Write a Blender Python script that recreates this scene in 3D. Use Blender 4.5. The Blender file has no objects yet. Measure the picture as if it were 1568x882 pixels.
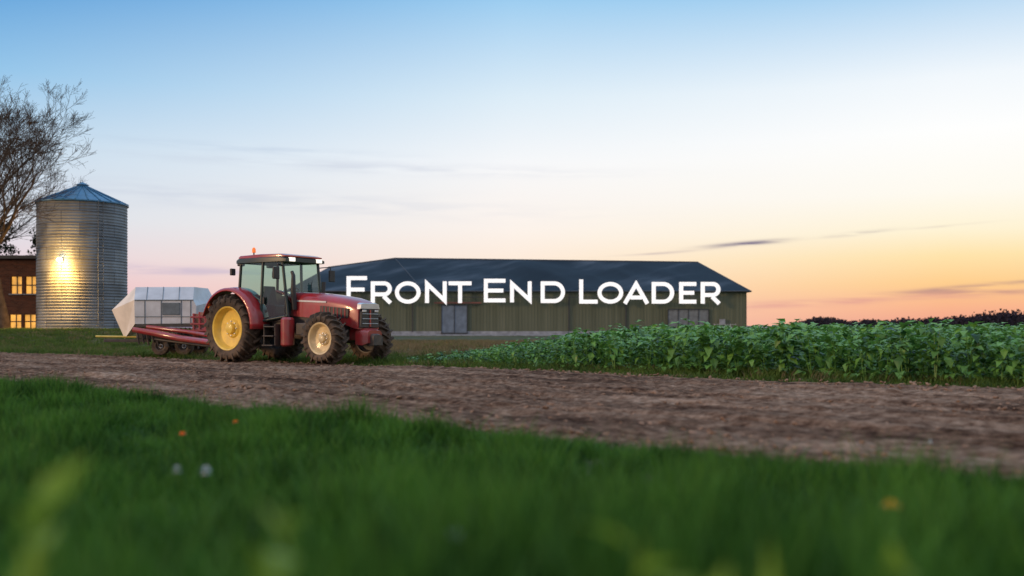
import bpy, bmesh, math, random
import numpy as np
from mathutils import Vector, Matrix

random.seed(7); rng = np.random.default_rng(7)
scene = bpy.context.scene
scene.view_settings.view_transform = 'Standard'
scene.view_settings.look = 'None'
scene.view_settings.exposure = 0

# ------------------------------------------------------------------ helpers
def s2l(c):
    return tuple((v/255/12.92 if v/255 <= 0.04045 else ((v/255+0.055)/1.055)**2.4) for v in c)

def ss(v, a, b):
    t = np.clip((np.asarray(v, float)-a)/(b-a), 0, 1)
    return t*t*(3-2*t)

_lat = rng.random((256, 256))
def vnoise(x, y):
    x = np.asarray(x, float); y = np.asarray(y, float)
    xi = np.floor(x).astype(int); yi = np.floor(y).astype(int)
    fx = x-xi; fy = y-yi
    fx = fx*fx*(3-2*fx); fy = fy*fy*(3-2*fy)
    g = lambda a, b: _lat[a % 256, b % 256]
    return (g(xi, yi)*(1-fx)+g(xi+1, yi)*fx)*(1-fy)+(g(xi, yi+1)*(1-fx)+g(xi+1, yi+1)*fx)*fy
def fbm(x, y, o=4):
    s = 0; a = 0.5
    for i in range(o):
        s = s+a*(vnoise(x*2**i+17*i, y*2**i+31*i)-0.5); a *= 0.5
    return s

def H(x, y):
    x = np.asarray(x, float); y = np.asarray(y, float)
    h = 0.36*(1-ss(y, 1.2, 6.0))*(1-ss(x, 2.5, 7.0)*0.6)
    h = h+0.85*ss(y, 43, 63)*(1-ss(y, 90, 125))*(1-ss(x, -22, -9))
    h = h+0.10*fbm(x*0.22, y*0.22, 2)*(1-ss(y, 30, 60))
    return h
EX = [-30, -9.5, -5.8, -2, .1, 1.55, 3.24, 8, 22]; EY = [38.5, 18.7, 14.9, 11.0, 8.8, 7.55, 6.25, 2.8, -7]
NE = lambda x: np.interp(x, EX, EY)
NL = lambda x, y: y-NE(x)
FL = lambda x, y: y-(40-0.8235*(x+20.6))

# materials
def new_mat(name):
    m = bpy.data.materials.new(name); m.use_nodes = True
    nt = m.node_tree; b = nt.nodes['Principled BSDF']
    return m, nt, b

def mat(name, col, rough=0.6, metal=0.0, var=0.15, scale=4.0, bump=0.0, bscale=40.0, coat=0.0, emis=None, es=0.0, stretch=None, spec=0.5, dust=None):
    m, nt, b = new_mat(name)
    tc = nt.nodes.new('ShaderNodeTexCoord')
    mp = nt.nodes.new('ShaderNodeMapping')
    if stretch: mp.inputs['Scale'].default_value = stretch
    nt.links.new(tc.outputs['Object'], mp.inputs[0])
    n = nt.nodes.new('ShaderNodeTexNoise'); n.inputs['Scale'].default_value = scale; n.inputs['Detail'].default_value = 6
    nt.links.new(mp.outputs[0], n.inputs['Vector'])
    r = nt.nodes.new('ShaderNodeValToRGB')
    r.color_ramp.elements[0].position = 0.3; r.color_ramp.elements[1].position = 0.7
    r.color_ramp.elements[0].color = tuple(c*(1-var) for c in col)+(1,)
    r.color_ramp.elements[1].color = tuple(min(1, c*(1+var)) for c in col)+(1,)
    nt.links.new(n.outputs['Fac'], r.inputs[0])
    outc = r.outputs[0]
    b.inputs['Roughness'].default_value = rough; b.inputs['Metallic'].default_value = metal
    b.inputs['Coat Weight'].default_value = coat
    b.inputs['Specular IOR Level'].default_value = spec
    if dust:   # dust film, thicker near the ground and in patches
        ge = nt.nodes.new('ShaderNodeNewGeometry'); sp = nt.nodes.new('ShaderNodeSeparateXYZ'); nt.links.new(ge.outputs['Position'], sp.inputs[0])
        mr = nt.nodes.new('ShaderNodeMapRange'); mr.inputs[1].default_value = 0.2; mr.inputs[2].default_value = 2.2; mr.inputs[3].default_value = dust; mr.inputs[4].default_value = dust*.15
        nt.links.new(sp.outputs[2], mr.inputs[0])
        n3 = nt.nodes.new('ShaderNodeTexNoise'); n3.inputs['Scale'].default_value = 5; n3.inputs['Detail'].default_value = 8; nt.links.new(ge.outputs['Position'], n3.inputs['Vector'])
        ml = nt.nodes.new('ShaderNodeMath'); ml.operation = 'MULTIPLY'; nt.links.new(mr.outputs[0], ml.inputs[0])
        m3 = nt.nodes.new('ShaderNodeMapRange'); m3.inputs[1].default_value = .35; m3.inputs[2].default_value = .65; m3.inputs[3].default_value = .3; m3.inputs[4].default_value = 1.6
        nt.links.new(n3.outputs['Fac'], m3.inputs[0]); nt.links.new(m3.outputs[0], ml.inputs[1]); ml.use_clamp = True
        mx = nt.nodes.new('ShaderNodeMix'); mx.data_type = 'RGBA'; nt.links.new(ml.outputs[0], mx.inputs[0]); nt.links.new(outc, mx.inputs[6]); mx.inputs[7].default_value = (.17, .12, .085, 1)
        outc = mx.outputs[2]
    nt.links.new(outc, b.inputs['Base Color'])
    if emis:
        b.inputs['Emission Color'].default_value = tuple(emis)+(1,); b.inputs['Emission Strength'].default_value = es
    if bump > 0:
        n2 = nt.nodes.new('ShaderNodeTexNoise'); n2.inputs['Scale'].default_value = bscale; n2.inputs['Detail'].default_value = 5
        nt.links.new(mp.outputs[0], n2.inputs['Vector'])
        bp = nt.nodes.new('ShaderNodeBump'); bp.inputs['Strength'].default_value = bump; bp.inputs['Distance'].default_value = 0.02
        nt.links.new(n2.outputs['Fac'], bp.inputs['Height']); nt.links.new(bp.outputs[0], b.inputs['Normal'])
    return m

def leaf_mat(name, dark, light, rough=0.5, transl=0.35, spec=0.3, nsc=.9, lo=.45, hi=1.0, isl=.35):
    m, nt, b = new_mat(name)
    oi = nt.nodes.new('ShaderNodeObjectInfo'); geo = nt.nodes.new('ShaderNodeNewGeometry')
    n = nt.nodes.new('ShaderNodeTexNoise'); n.inputs['Scale'].default_value = nsc; n.inputs['Detail'].default_value = 4
    nt.links.new(geo.outputs['Position'], n.inputs['Vector'])
    a = nt.nodes.new('ShaderNodeMath'); a.operation = 'MULTIPLY_ADD'
    nt.links.new(oi.outputs['Random'], a.inputs[0]); a.inputs[1].default_value = 0.25
    nt.links.new(n.outputs['Fac'], a.inputs[2])
    a2 = nt.nodes.new('ShaderNodeMath'); a2.operation = 'MULTIPLY_ADD'
    nt.links.new(geo.outputs['Random Per Island'], a2.inputs[0]); a2.inputs[1].default_value = isl
    nt.links.new(a.outputs[0], a2.inputs[2])
    r = nt.nodes.new('ShaderNodeValToRGB')
    r.color_ramp.elements[0].position = lo; r.color_ramp.elements[1].position = hi
    r.color_ramp.elements[0].color = tuple(dark)+(1,); r.color_ramp.elements[1].color = tuple(light)+(1,)
    nt.links.new(a2.outputs[0], r.inputs[0])
    nt.links.new(r.outputs[0], b.inputs['Base Color'])
    b.inputs['Roughness'].default_value = rough; b.inputs['Specular IOR Level'].default_value = spec
    if transl <= 0: return m
    tr = nt.nodes.new('ShaderNodeBsdfTranslucent'); nt.links.new(r.outputs[0], tr.inputs[0])
    mx = nt.nodes.new('ShaderNodeMixShader'); mx.inputs[0].default_value = transl
    nt.links.new(b.outputs[0], mx.inputs[1]); nt.links.new(tr.outputs[0], mx.inputs[2])
    nt.links.new(mx.outputs[0], nt.nodes['Material Output'].inputs[0])
    return m

def link(o, parent=None):
    scene.collection.objects.link(o)
    if parent: o.parent = parent
    return o

def mesh_obj(name, verts, faces, m, parent=None, smooth=False, sharp=None, do_link=True, recalc=False):
    me = bpy.data.meshes.new(name)
    me.from_pydata([tuple(v) for v in verts], [], [tuple(f) for f in faces])
    if isinstance(m, (list, tuple)):
        for k in m: me.materials.append(k)
    else: me.materials.append(m)
    if recalc:
        bm = bmesh.new(); bm.from_mesh(me); bmesh.ops.recalc_face_normals(bm, faces=bm.faces); bm.to_mesh(me); bm.free()
    if smooth:
        me.polygons.foreach_set('use_smooth', [True]*len(me.polygons))
        if sharp: me.set_sharp_from_angle(angle=math.radians(sharp))
    me.update()
    o = bpy.data.objects.new(name, me)
    if do_link: link(o, parent)
    return o

def empty(name, loc=(0, 0, 0), rz=0):
    o = bpy.data.objects.new(name, None); o.location = loc; o.rotation_euler = (0, 0, rz); scene.collection.objects.link(o); return o

def box(name, c, s, m, parent=None, rot=(0, 0, 0), bev=0.01):
    bm = bmesh.new(); bmesh.ops.create_cube(bm, size=1)
    for v in bm.verts: v.co = Vector((v.co.x*s[0], v.co.y*s[1], v.co.z*s[2]))
    if bev > 0: bmesh.ops.bevel(bm, geom=bm.edges[:], offset=min(bev, min(s)*0.3), segments=2, affect='EDGES', profile=0.6)
    me = bpy.data.meshes.new(name); bm.to_mesh(me); bm.free(); me.materials.append(m)
    o = bpy.data.objects.new(name, me); o.location = c; o.rotation_euler = rot; link(o, parent); return o

def tube_geo(pts, rads, n=10, cap=True):
    V = []; F = []
    pts = [Vector(p) for p in pts]
    if not hasattr(rads, '__len__'): rads = [rads]*len(pts)
    up = None
    for i, p in enumerate(pts):
        d = (pts[min(i+1, len(pts)-1)]-pts[max(i-1, 0)]).normalized()
        if up is None:
            up = Vector((0, 0, 1)) if abs(d.z) < 0.9 else Vector((1, 0, 0))
        a = d.cross(up).normalized(); b = a.cross(d).normalized(); up = b
        for k in range(n):
            t = 2*math.pi*k/n
            V.append(p+a*math.cos(t)*rads[i]+b*math.sin(t)*rads[i])
    for i in range(len(pts)-1):
        for k in range(n):
            F.append((i*n+k, i*n+(k+1) % n, (i+1)*n+(k+1) % n, (i+1)*n+k))
    if cap:
        F.append(tuple(range(n))[::-1]); F.append(tuple(range((len(pts)-1)*n, len(pts)*n)))
    return V, F
def tube(name, pts, r, m, parent=None, n=12):
    V, F = tube_geo(pts, r, n)
    return mesh_obj(name, V, F, m, parent, smooth=True, sharp=50)

def lathe(name, prof, m, parent=None, axis='Z', n=48, c=(0, 0, 0), smooth=True, sharp=35, recalc=True):
    V = []; F = []
    for (w, r) in prof:
        for k in range(n):
            t = 2*math.pi*k/n
            if axis == 'Z': V.append((c[0]+r*math.cos(t), c[1]+r*math.sin(t), c[2]+w))
            elif axis == 'Y': V.append((c[0]+r*math.cos(t), c[1]+w, c[2]+r*math.sin(t)))
            else: V.append((c[0]+w, c[1]+r*math.cos(t), c[2]+r*math.sin(t)))
    for i in range(len(prof)-1):
        for k in range(n): F.append((i*n+k, i*n+(k+1) % n, (i+1)*n+(k+1) % n, (i+1)*n+k))
    return mesh_obj(name, V, F, m, parent, smooth=smooth, sharp=sharp, recalc=recalc)

def scatter(name, P, R, S, idx, objs):
    me = bpy.data.meshes.new(name); n = len(P)
    me.vertices.add(n); me.vertices.foreach_set('co', np.asarray(P, np.float32).ravel())
    a = me.attributes.new('rot', 'FLOAT_VECTOR', 'POINT'); a.data.foreach_set('vector', np.asarray(R, np.float32).ravel())
    a = me.attributes.new('scl', 'FLOAT_VECTOR', 'POINT'); a.data.foreach_set('vector', np.asarray(S, np.float32).ravel())
    a = me.attributes.new('idx', 'INT', 'POINT'); a.data.foreach_set('value', np.asarray(idx, np.int32))
    o = bpy.data.objects.new(name, me); link(o)
    col = bpy.data.collections.new(name+'_parts')
    for k in objs: col.objects.link(k)
    ng = bpy.data.node_groups.new(name+'_nodes', 'GeometryNodeTree')
    ng.interface.new_socket('Geometry', in_out='INPUT', socket_type='NodeSocketGeometry')
    ng.interface.new_socket('Geometry', in_out='OUTPUT', socket_type='NodeSocketGeometry')
    N = ng.nodes; L = ng.links
    gi = N.new('NodeGroupInput'); go = N.new('NodeGroupOutput')
    ip = N.new('GeometryNodeInstanceOnPoints'); ci = N.new('GeometryNodeCollectionInfo')
    ci.inputs['Collection'].default_value = col
    ci.inputs['Separate Children'].default_value = True; ci.inputs['Reset Children'].default_value = True
    def na(nm, t):
        q = N.new('GeometryNodeInputNamedAttribute'); q.data_type = t; q.inputs['Name'].default_value = nm; return q
    r = na('rot', 'FLOAT_VECTOR'); s = na('scl', 'FLOAT_VECTOR'); i = na('idx', 'INT')
    e = N.new('FunctionNodeEulerToRotation')
    L.new(gi.outputs[0], ip.inputs['Points']); L.new(ci.outputs[0], ip.inputs['Instance'])
    ip.inputs['Pick Instance'].default_value = True
    L.new(i.outputs['Attribute'], ip.inputs['Instance Index'])
    L.new(r.outputs['Attribute'], e.inputs[0]); L.new(e.outputs[0], ip.inputs['Rotation'])
    L.new(s.outputs['Attribute'], ip.inputs['Scale'])
    L.new(ip.outputs[0], go.inputs[0])
    md = o.modifiers.new('scatter', 'NODES'); md.node_group = ng
    return o

# ------------------------------------------------------------------ world sky
w = bpy.data.worlds.new('World'); scene.world = w; w.use_nodes = True
nt = w.node_tree; N = nt.nodes; L = nt.links
bg = N['Background']
tc = N.new('ShaderNodeTexCoord'); sx = N.new('ShaderNodeSeparateXYZ'); L.new(tc.outputs['Generated'], sx.inputs[0])
def M(op, a, b=None, c=None, clamp=False):
    n = N.new('ShaderNodeMath'); n.operation = op; n.use_clamp = clamp
    for k, v in enumerate((a, b, c)):
        if v is None: continue
        if isinstance(v, (int, float)): n.inputs[k].default_value = v
        else: L.new(v, n.inputs[k])
    return n.outputs[0]
X, Y, Z = sx.outputs
hl = M('SQRT', M('ADD', M('MULTIPLY', X, X), M('MULTIPLY', Y, Y)))
A = M('DIVIDE', X, M('MAXIMUM', hl, 0.001))
zz = M('MAXIMUM', Z, 0.0)
def ramp(stops):
    r = N.new('ShaderNodeValToRGB'); cr = r.color_ramp
    cr.elements[0].position = stops[0][0]; cr.elements[0].color = s2l(stops[0][1])+(1,)
    cr.elements[1].position = stops[-1][0]; cr.elements[1].color = s2l(stops[-1][1])+(1,)
    for p, c in stops[1:-1]:
        e = cr.elements.new(p); e.color = s2l(c)+(1,)
    L.new(zz, r.inputs[0]); return r.outputs[0]
UP = [(.6, (146, 180, 216)), (1, (150, 176, 208))]
RL = ramp([(0, (230, 184, 196)), (.041, (234, 199, 207)), (.067, (231, 215, 222)), (.1, (220, 225, 234)), (.164, (198, 220, 238)), (.226, (150, 198, 234)), (.313, (80, 154, 216))]+UP)
RC = ramp([(0, (252, 208, 180)), (.03, (253, 218, 192)), (.067, (254, 235, 218)), (.1, (253, 243, 235)), (.164, (247, 248, 250)), (.226, (221, 237, 248)), (.313, (158, 206, 241))]+UP)
RR = ramp([(0, (236, 158, 140)), (.02, (250, 182, 142)), (.041, (255, 206, 142)), (.067, (255, 228, 172)), (.09, (255, 243, 212)), (.125, (255, 251, 240)), (.18, (255, 255, 254)), (.226, (242, 248, 253)), (.313, (158, 205, 240))]+UP)
def mix(f, a, b):
    n = N.new('ShaderNodeMix'); n.data_type = 'RGBA'
    if isinstance(f, (int, float)): n.inputs[0].default_value = f
    else: L.new(f, n.inputs[0])
    for k, v in ((6, a), (7, b)):
        if isinstance(v, tuple): n.inputs[k].default_value = v
        else: L.new(v, n.inputs[k])
    return n.outputs[2]
c = mix(M('DIVIDE', M('ADD', A, 0.46), 0.46, clamp=True), RL, RC)
c = mix(M('DIVIDE', A, 0.40, clamp=True), c, RR)
c = mix(M('MULTIPLY', Y, -1.4, clamp=True), c, s2l((190, 186, 194))+(1,))
cmb = N.new('ShaderNodeCombineXYZ'); L.new(M('MULTIPLY', A, 9.0), cmb.inputs[0]); L.new(M('MULTIPLY', Z, 95.0), cmb.inputs[1])
nz = N.new('ShaderNodeTexNoise'); nz.inputs['Scale'].default_value = 1.6; nz.inputs['Detail'].default_value = 7; L.new(cmb.outputs[0], nz.inputs['Vector'])
nf = M('MULTIPLY', M('SUBTRACT', nz.outputs['Fac'], 0.36), 4.0, clamp=True)
front = M('MULTIPLY', Y, 6.0, clamp=True)
def streak(c, a0, z0, sa, sz, amp, tilt, col):
    da = M('SUBTRACT', A, a0)
    dz = M('SUBTRACT', M('SUBTRACT', Z, z0), M('MULTIPLY', da, tilt))
    q = M('ADD', M('POWER', M('ABSOLUTE', M('DIVIDE', da, sa)), 2.0), M('POWER', M('ABSOLUTE', M('DIVIDE', dz, sz)), 2.0))
    g = M('MULTIPLY', M('EXPONENT', M('MULTIPLY', q, -1.0)), amp)
    g = M('MULTIPLY', M('MULTIPLY', g, nf), front, clamp=True)
    return mix(g, c, s2l(col)+(1,))
for st in [(.2275, .0825, .036, .0022, 1.0, .07, (124, 114, 140)), (.326, .0895, .024, .0018, .75, .09, (140, 126, 146)),
           (.425, .0385, .055, .0024, .9, .09, (160, 120, 134)), (.33, .0265, .14, .004, .6, .05, (214, 146, 148)),
           (.147, .0745, .04, .0012, .5, .06, (176, 158, 168)), (.44, .033, .06, .0018, .7, .0, (166, 122, 132)),
           (-.145, .158, .20, .0055, .35, -.02, (186, 194, 214)), (-.34, .0555, .15, .0045, .6, -.02, (190, 178, 206)),
           (-.27, .125, .25, .010, .35, -.03, (194, 202, 220)), (-.25, .172, .12, .004, .3, -.02, (172, 190, 216)), (.40, .094, .03, .0010, .25, .06, (186, 166, 168))]:
    c = streak(c, *st)
below = M('MULTIPLY', Z, -8.0, clamp=True)
c = mix(below, c, (0.05, 0.05, 0.05, 1))
L.new(c, bg.inputs[0])
gain = M('ADD', M('MULTIPLY', M('MULTIPLY', M('SUBTRACT', Z, 0.33), 3.0, clamp=True), 0.9), 1.0)
gain = M('ADD', gain, M('MULTIPLY', M('MULTIPLY', Y, -1.4, clamp=True), 0.15))
L.new(gain, bg.inputs[1])

warm_left_light = bpy.data.lights.new('warm_left_light', 'SUN'); warm_left_light.energy = 1.6; warm_left_light.angle = math.radians(9); warm_left_light.color = (1, .62, .32)  # warm light added from the left, opposite the sunset side of the sky
so = bpy.data.objects.new('warm_left_light', warm_left_light); link(so)
sd = Vector((0.86, 0.42, -0.20)).normalized()
so.rotation_euler = sd.to_track_quat('-Z', 'Y').to_euler()

# ------------------------------------------------------------------ camera
cam = bpy.data.cameras.new('camera'); co = bpy.data.objects.new('camera', cam); link(co)
co.location = (0, 0, 1.0); co.rotation_euler = (math.radians(90), 0, 0)
cam.lens = 35; cam.sensor_width = 36; cam.shift_y = 0.0395; cam.clip_end = 8000; cam.clip_start = 0.05
cam.dof.use_dof = True; cam.dof.focus_distance = 28; cam.dof.aperture_fstop = 0.8
scene.camera = co

# ------------------------------------------------------------------ ground
def axis(lims):
    out = []
    for a, b, s in lims: out += list(np.arange(a, b, s))
    out.append(lims[-1][1]); return np.array(out)
gx = axis([(-4000, -400, 300), (-400, -80, 20), (-80, -40, 4), (-40, 40, .8), (40, 80, 4), (80, 400, 20), (400, 4000, 300)])
gy = axis([(-60, -2, 4), (-2, 12, .4), (12, 70, .8), (70, 200, 5), (200, 1000, 50), (1000, 6000, 500)])
GX, GY = np.meshgrid(gx, gy); GZ = H(GX, GY)
nx = len(gx); ny = len(gy)
F = [(j*nx+i, j*nx+i+1, (j+1)*nx+i+1, (j+1)*nx+i) for j in range(ny-1) for i in range(nx-1)]
m_ground, nt2, b = new_mat('ground_mat')
g = nt2.nodes.new('ShaderNodeNewGeometry')
def noi(nt_, vec, sc, det=6, st=None, ro=.5):
    if st:
        mp = nt_.nodes.new('ShaderNodeMapping'); mp.inputs['Scale'].default_value = st; nt_.links.new(vec, mp.inputs[0]); vec = mp.outputs[0]
    n = nt_.nodes.new('ShaderNodeTexNoise'); n.inputs['Scale'].default_value = sc; n.inputs['Detail'].default_value = det; n.inputs['Roughness'].default_value = ro
    nt_.links.new(vec, n.inputs['Vector']); return n.outputs['Fac']
def cramp(nt_, fac, stops):
    r = nt_.nodes.new('ShaderNodeValToRGB'); cr = r.color_ramp
    cr.elements[0].position = stops[0][0]; cr.elements[0].color = stops[0][1]+(1,)
    cr.elements[1].position = stops[-1][0]; cr.elements[1].color = stops[-1][1]+(1,)
    for p, cc in stops[1:-1]: cr.elements.new(p).color = cc+(1,)
    nt_.links.new(fac, r.inputs[0]); return r.outputs[0]
f1 = noi(nt2, g.outputs['Position'], .25)
f2 = noi(nt2, g.outputs['Position'], 3.0, 8, (1, .3, 1))
ad = nt2.nodes.new('ShaderNodeMath'); ad.operation = 'ADD'; nt2.links.new(f1, ad.inputs[0]); nt2.links.new(f2, ad.inputs[1])
ha = nt2.nodes.new('ShaderNodeMath'); ha.operation = 'MULTIPLY'; nt2.links.new(ad.outputs[0], ha.inputs[0]); ha.inputs[1].default_value = .5
nt2.links.new(cramp(nt2, ha.outputs[0], [(.35, (.03, .042, .014)), (.48, (.055, .062, .025)), (.6, (.11, .088, .05))]), b.inputs['Base Color'])
b.inputs['Roughness'].default_value = .95; b.inputs['Specular IOR Level'].default_value = .1
mesh_obj('ground', np.stack([GX.ravel(), GY.ravel(), GZ.ravel()], 1), F, m_ground, smooth=True)

# dirt road
nu, ntt = 1500, 200
uu = np.linspace(0, 1, nu)*2.8-.9
U, T = np.meshgrid(uu, np.linspace(0, 1, ntt))
wav = .25*fbm(U*9, U*0+3.3, 3); wav2 = .5*fbm(U*12, U*0+9.1, 3)
Nx = -10.9+U*14.6; Ny = NE(Nx); Fx = -20.6+U*28.9; Fy = 40-U*23.8
RX = Nx*(1-T)+Fx*T; RY = Ny*(1-T)+Fy*T
edge_n = (1-T)*(wav*1.6-.25); edge_f = T*wav2*1.2
RX = RX+(edge_n+edge_f)*.65; RY = RY+(edge_n+edge_f)*.75
al = (RX*.74-RY*.67); ac = (RX*.67+RY*.74)
def rut(c0, wd, dp):
    d = (ac+.35*fbm(al*.1+c0, al*0+c0, 2)*2-c0)/wd
    return -dp*np.exp(-d*d)+dp*.6*np.exp(-(np.abs(d)-1.9)**2*2)
ruts = .08*fbm(al*.14, ac*1.0, 2)+.05*fbm(al*.9, ac*2.0, 3)+.085*fbm(al*3.6, ac*4.4, 4)
for c0 in (9.0, 10.9, 12.6, 14.4): ruts = ruts+rut(c0, .22, .05)
tap = ss(T, 0, .04)*ss(1-T, 0, .04)
RZ = H(RX, RY)-.015+tap*(.07+ruts)
F = [(j*nu+i, j*nu+i+1, (j+1)*nu+i+1, (j+1)*nu+i) for j in range(ntt-1) for i in range(nu-1)]
m_road, nt3, b = new_mat('dirt_mat')
g = nt3.nodes.new('ShaderNodeNewGeometry')
mp = nt3.nodes.new('ShaderNodeMapping'); mp.inputs['Rotation'].default_value = (0, 0, math.radians(42)); nt3.links.new(g.outputs['Position'], mp.inputs[0])
fa = noi(nt3, mp.outputs[0], 1.0, 6, (.22, .9, 1)); fb = noi(nt3, mp.outputs[0], 7, 10, (1.0, 1.2, 1), .68)
mm = nt3.nodes.new('ShaderNodeMath'); mm.operation = 'MULTIPLY_ADD'; nt3.links.new(fb, mm.inputs[0]); mm.inputs[1].default_value = .75
m2_ = nt3.nodes.new('ShaderNodeMath'); m2_.operation = 'MULTIPLY'; nt3.links.new(fa, m2_.inputs[0]); m2_.inputs[1].default_value = .45
nt3.links.new(m2_.outputs[0], mm.inputs[2])
nt3.links.new(cramp(nt3, mm.outputs[0], [(.47, (.040, .021, .013)), (.56, (.115, .066, .042)), (.64, (.20, .124, .082)), (.76, (.36, .245, .17))]), b.inputs['Base Color'])
b.inputs['Roughness'].default_value = .95; b.inputs['Specular IOR Level'].default_value = .03
bp = nt3.nodes.new('ShaderNodeBump'); bp.inputs['Strength'].default_value = 1.0; bp.inputs['Distance'].default_value = .06
nt3.links.new(fb, bp.inputs['Height']); nt3.links.new(bp.outputs[0], b.inputs['Normal'])
mesh_obj('dirt_road', np.stack([RX.ravel(), RY.ravel(), RZ.ravel()], 1), F, m_road, smooth=True)

# clods
m_clod = leaf_mat('clod_mat', (.05, .028, .018), (.25, .16, .11), .95, transl=0, spec=.05, nsc=2, lo=.35, hi=1.0)
clods = []
for k in range(4):
    bm = bmesh.new(); bmesh.ops.create_icosphere(bm, subdivisions=1, radius=1)
    for v in bm.verts:
        v.co *= 0.65+0.5*random.random(); v.co.z *= .6
    me = bpy.data.meshes.new('clod'); bm.to_mesh(me); bm.free(); me.materials.append(m_clod)
    clods.append(bpy.data.objects.new('clod%d' % k, me))
n = 170000
px = rng.uniform(-26, 16, n); py = rng.uniform(3, 44, n)
dn = NL(px, py); df = FL(px, py)
a_ = px*.74-py*.67; c_ = px*.67+py*.74
dens = .12+.88*(fbm(a_*.5+9, c_*1.3, 3) > .04)+.5*(dn < .9)+.4*(df > -1.2)
k = (dn > .05) & (df < .15) & (np.abs(px) < .56*py+2) & (rng.random(n) < dens)
px = px[k]; py = py[k]; n = len(px)
sc = .009+.042*rng.random(n)**5
a_ = px*.74-py*.67; c_ = px*.67+py*.74
scatter('dirt_clods', np.stack([px, py, H(px, py)+.05+.05*fbm(a_*.9, c_*2.0, 3)+.085*fbm(a_*3.6, c_*4.4, 4)], 1), rng.uniform(0, 6.28, (n, 3))*[0.1, .1, 1], np.stack([sc*1.3, sc, sc], 1), rng.integers(0, 4, n), clods)

# ------------------------------------------------------------------ grass
def clump(name, nb, rad, h, wd, m, seed, lean=.5):
    r = random.Random(seed); V = []; F = []
    for i in range(nb):
        a = r.uniform(0, 6.28); q = rad*math.sqrt(r.random()); x = q*math.cos(a); y = q*math.sin(a)
        hh = h*r.uniform(.45, 1.1); la = r.uniform(0, 6.28); le = r.uniform(.1, lean)*hh
        dx = math.cos(la); dy = math.sin(la); fw = wd*r.uniform(.6, 1.3)/2; pa = r.uniform(0, 6.28); wx = math.cos(pa)*fw; wy = math.sin(pa)*fw
        b0 = len(V)
        V += [(x-wx, y-wy, -.02), (x+wx, y+wy, -.02), (x+dx*le*.35-wx*.9, y+dy*le*.35-wy*.9, hh*.55), (x+dx*le*.35+wx*.9, y+dy*le*.35+wy*.9, hh*.55), (x+dx*le, y+dy*le, hh)]
        F += [(b0, b0+1, b0+3, b0+2), (b0+2, b0+3, b0+4)]
    return mesh_obj(name, V, F, m, do_link=False)
m_grass = leaf_mat('grass_mat', (.007, .034, .006), (.085, .21, .028), rough=.5, spec=.12, nsc=1.5, lo=.52, hi=1.02)
m_dry = leaf_mat('dry_grass_mat', (.08, .068, .032), (.22, .17, .09), rough=.8, transl=.2, spec=.1)
m_weed = leaf_mat('verge_grass_mat', (.022, .050, .010), (.11, .165, .03), rough=.6, spec=.12)
gc = [clump('ga%d' % i, 42, .11, [.11, .14, .17, .2][i], .0075, m_grass, i, .8) for i in range(4)]
n = 90000
px = rng.uniform(-14, 9, n); py = rng.uniform(.7, 23.5, n)
lim = np.abs(px) < .57*py+1.2
dn = NL(px, py)+.7*fbm(px*1.3, py*1.3, 3)
tuft = fbm(px*1.5+40, py*1.5, 3)
dens = np.where(py < 11, .36, .26)*np.clip(1+tuft*2.5, .35, 1.6)
k = lim & (dn < -.02) & (rng.random(n) < dens)
px = px[k]; py = py[k]; tuft = tuft[k]; n = len(px)
hs = (.55+2.2*np.clip(tuft+.25, 0, 1)+.7*(fbm(px*.5, py*.5, 2)+.1))*rng.uniform(.7, 1.3, n)
ed = np.clip(-NL(px, py)/1.0, .3, 1); hs = np.clip(hs, .4, 2.3)*ed
scatter('lawn_grass', np.stack([px, py, H(px, py)-.005], 1), np.stack([rng.uniform(-.15, .15, n), rng.uniform(-.15, .15, n), rng.uniform(0, 6.28, n)], 1),
        np.stack([np.ones(n)*1.15, np.ones(n)*1.15, hs], 1), rng.integers(0, 4, n), gc)
gt = [clump('gt%d' % i, 9, .05, .34+.05*i, .013, m_grass, 70+i, .7) for i in range(3)]
n = 420
px = rng.uniform(-3.0, 3.0, n); py = rng.uniform(.85, 4.2, n)
k = (np.abs(px) < .62*py+.4) & (NL(px, py) < -1) & (fbm(px*1.1+3, py*1.1, 2) > -.03)
px = px[k]; py = py[k]; n = len(px)
sc = rng.uniform(.55, 1.0, n)*np.where(py < 1.5, .75, 1)
scatter('tall_grass', np.stack([px, py, H(px, py)], 1), np.stack([rng.uniform(-.2, .2, n), rng.uniform(-.2, .2, n), rng.uniform(0, 6.28, n)], 1),
        np.stack([sc, sc, sc], 1), rng.integers(0, 3, n), gt)
# verge beyond the road
gv = [clump('gv%d' % i, 34, .22, [.16, .22, .28][i], .014, m_weed, 20+i, .7) for i in range(3)]+[clump('gd%d' % i, 26, .2, .28, .012, m_dry, 30+i, .6) for i in range(2)]
n = 150000
px = rng.uniform(-46, 34, n); py = rng.uniform(13, 75, n)
df = FL(px, py)+.8*fbm(px*.8, py*.8, 3)
k = (df > .05) & (np.abs(px) < .58*py+2) & (rng.random(n) < np.where(df < 6, .42, np.where(df < 14, .2, .12)))
bnd = -2.8+np.maximum(py-26, 0)*.30
k &= ~((px > bnd+1.5) & (df > 3))
px = px[k]; py = py[k]; n = len(px)
far = FL(px, py)
dry = rng.random(n) < np.where(px > -9, ss(far, 3, 14)*.8+.06, .12)
idx = np.where(dry, rng.integers(0, 2, n), rng.integers(2, 5, n))
sc = (.6+.9*(fbm(px*.5, py*.5, 3)+.3))*np.where(far < .6, .5, 1.0)
scatter('verge_grass', np.stack([px, py, H(px, py)], 1), np.stack([np.zeros(n), np.zeros(n), rng.uniform(0, 6.28, n)], 1),
        np.stack([np.ones(n)*1.3, np.ones(n)*1.3, sc], 1), idx, gv)

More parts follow.
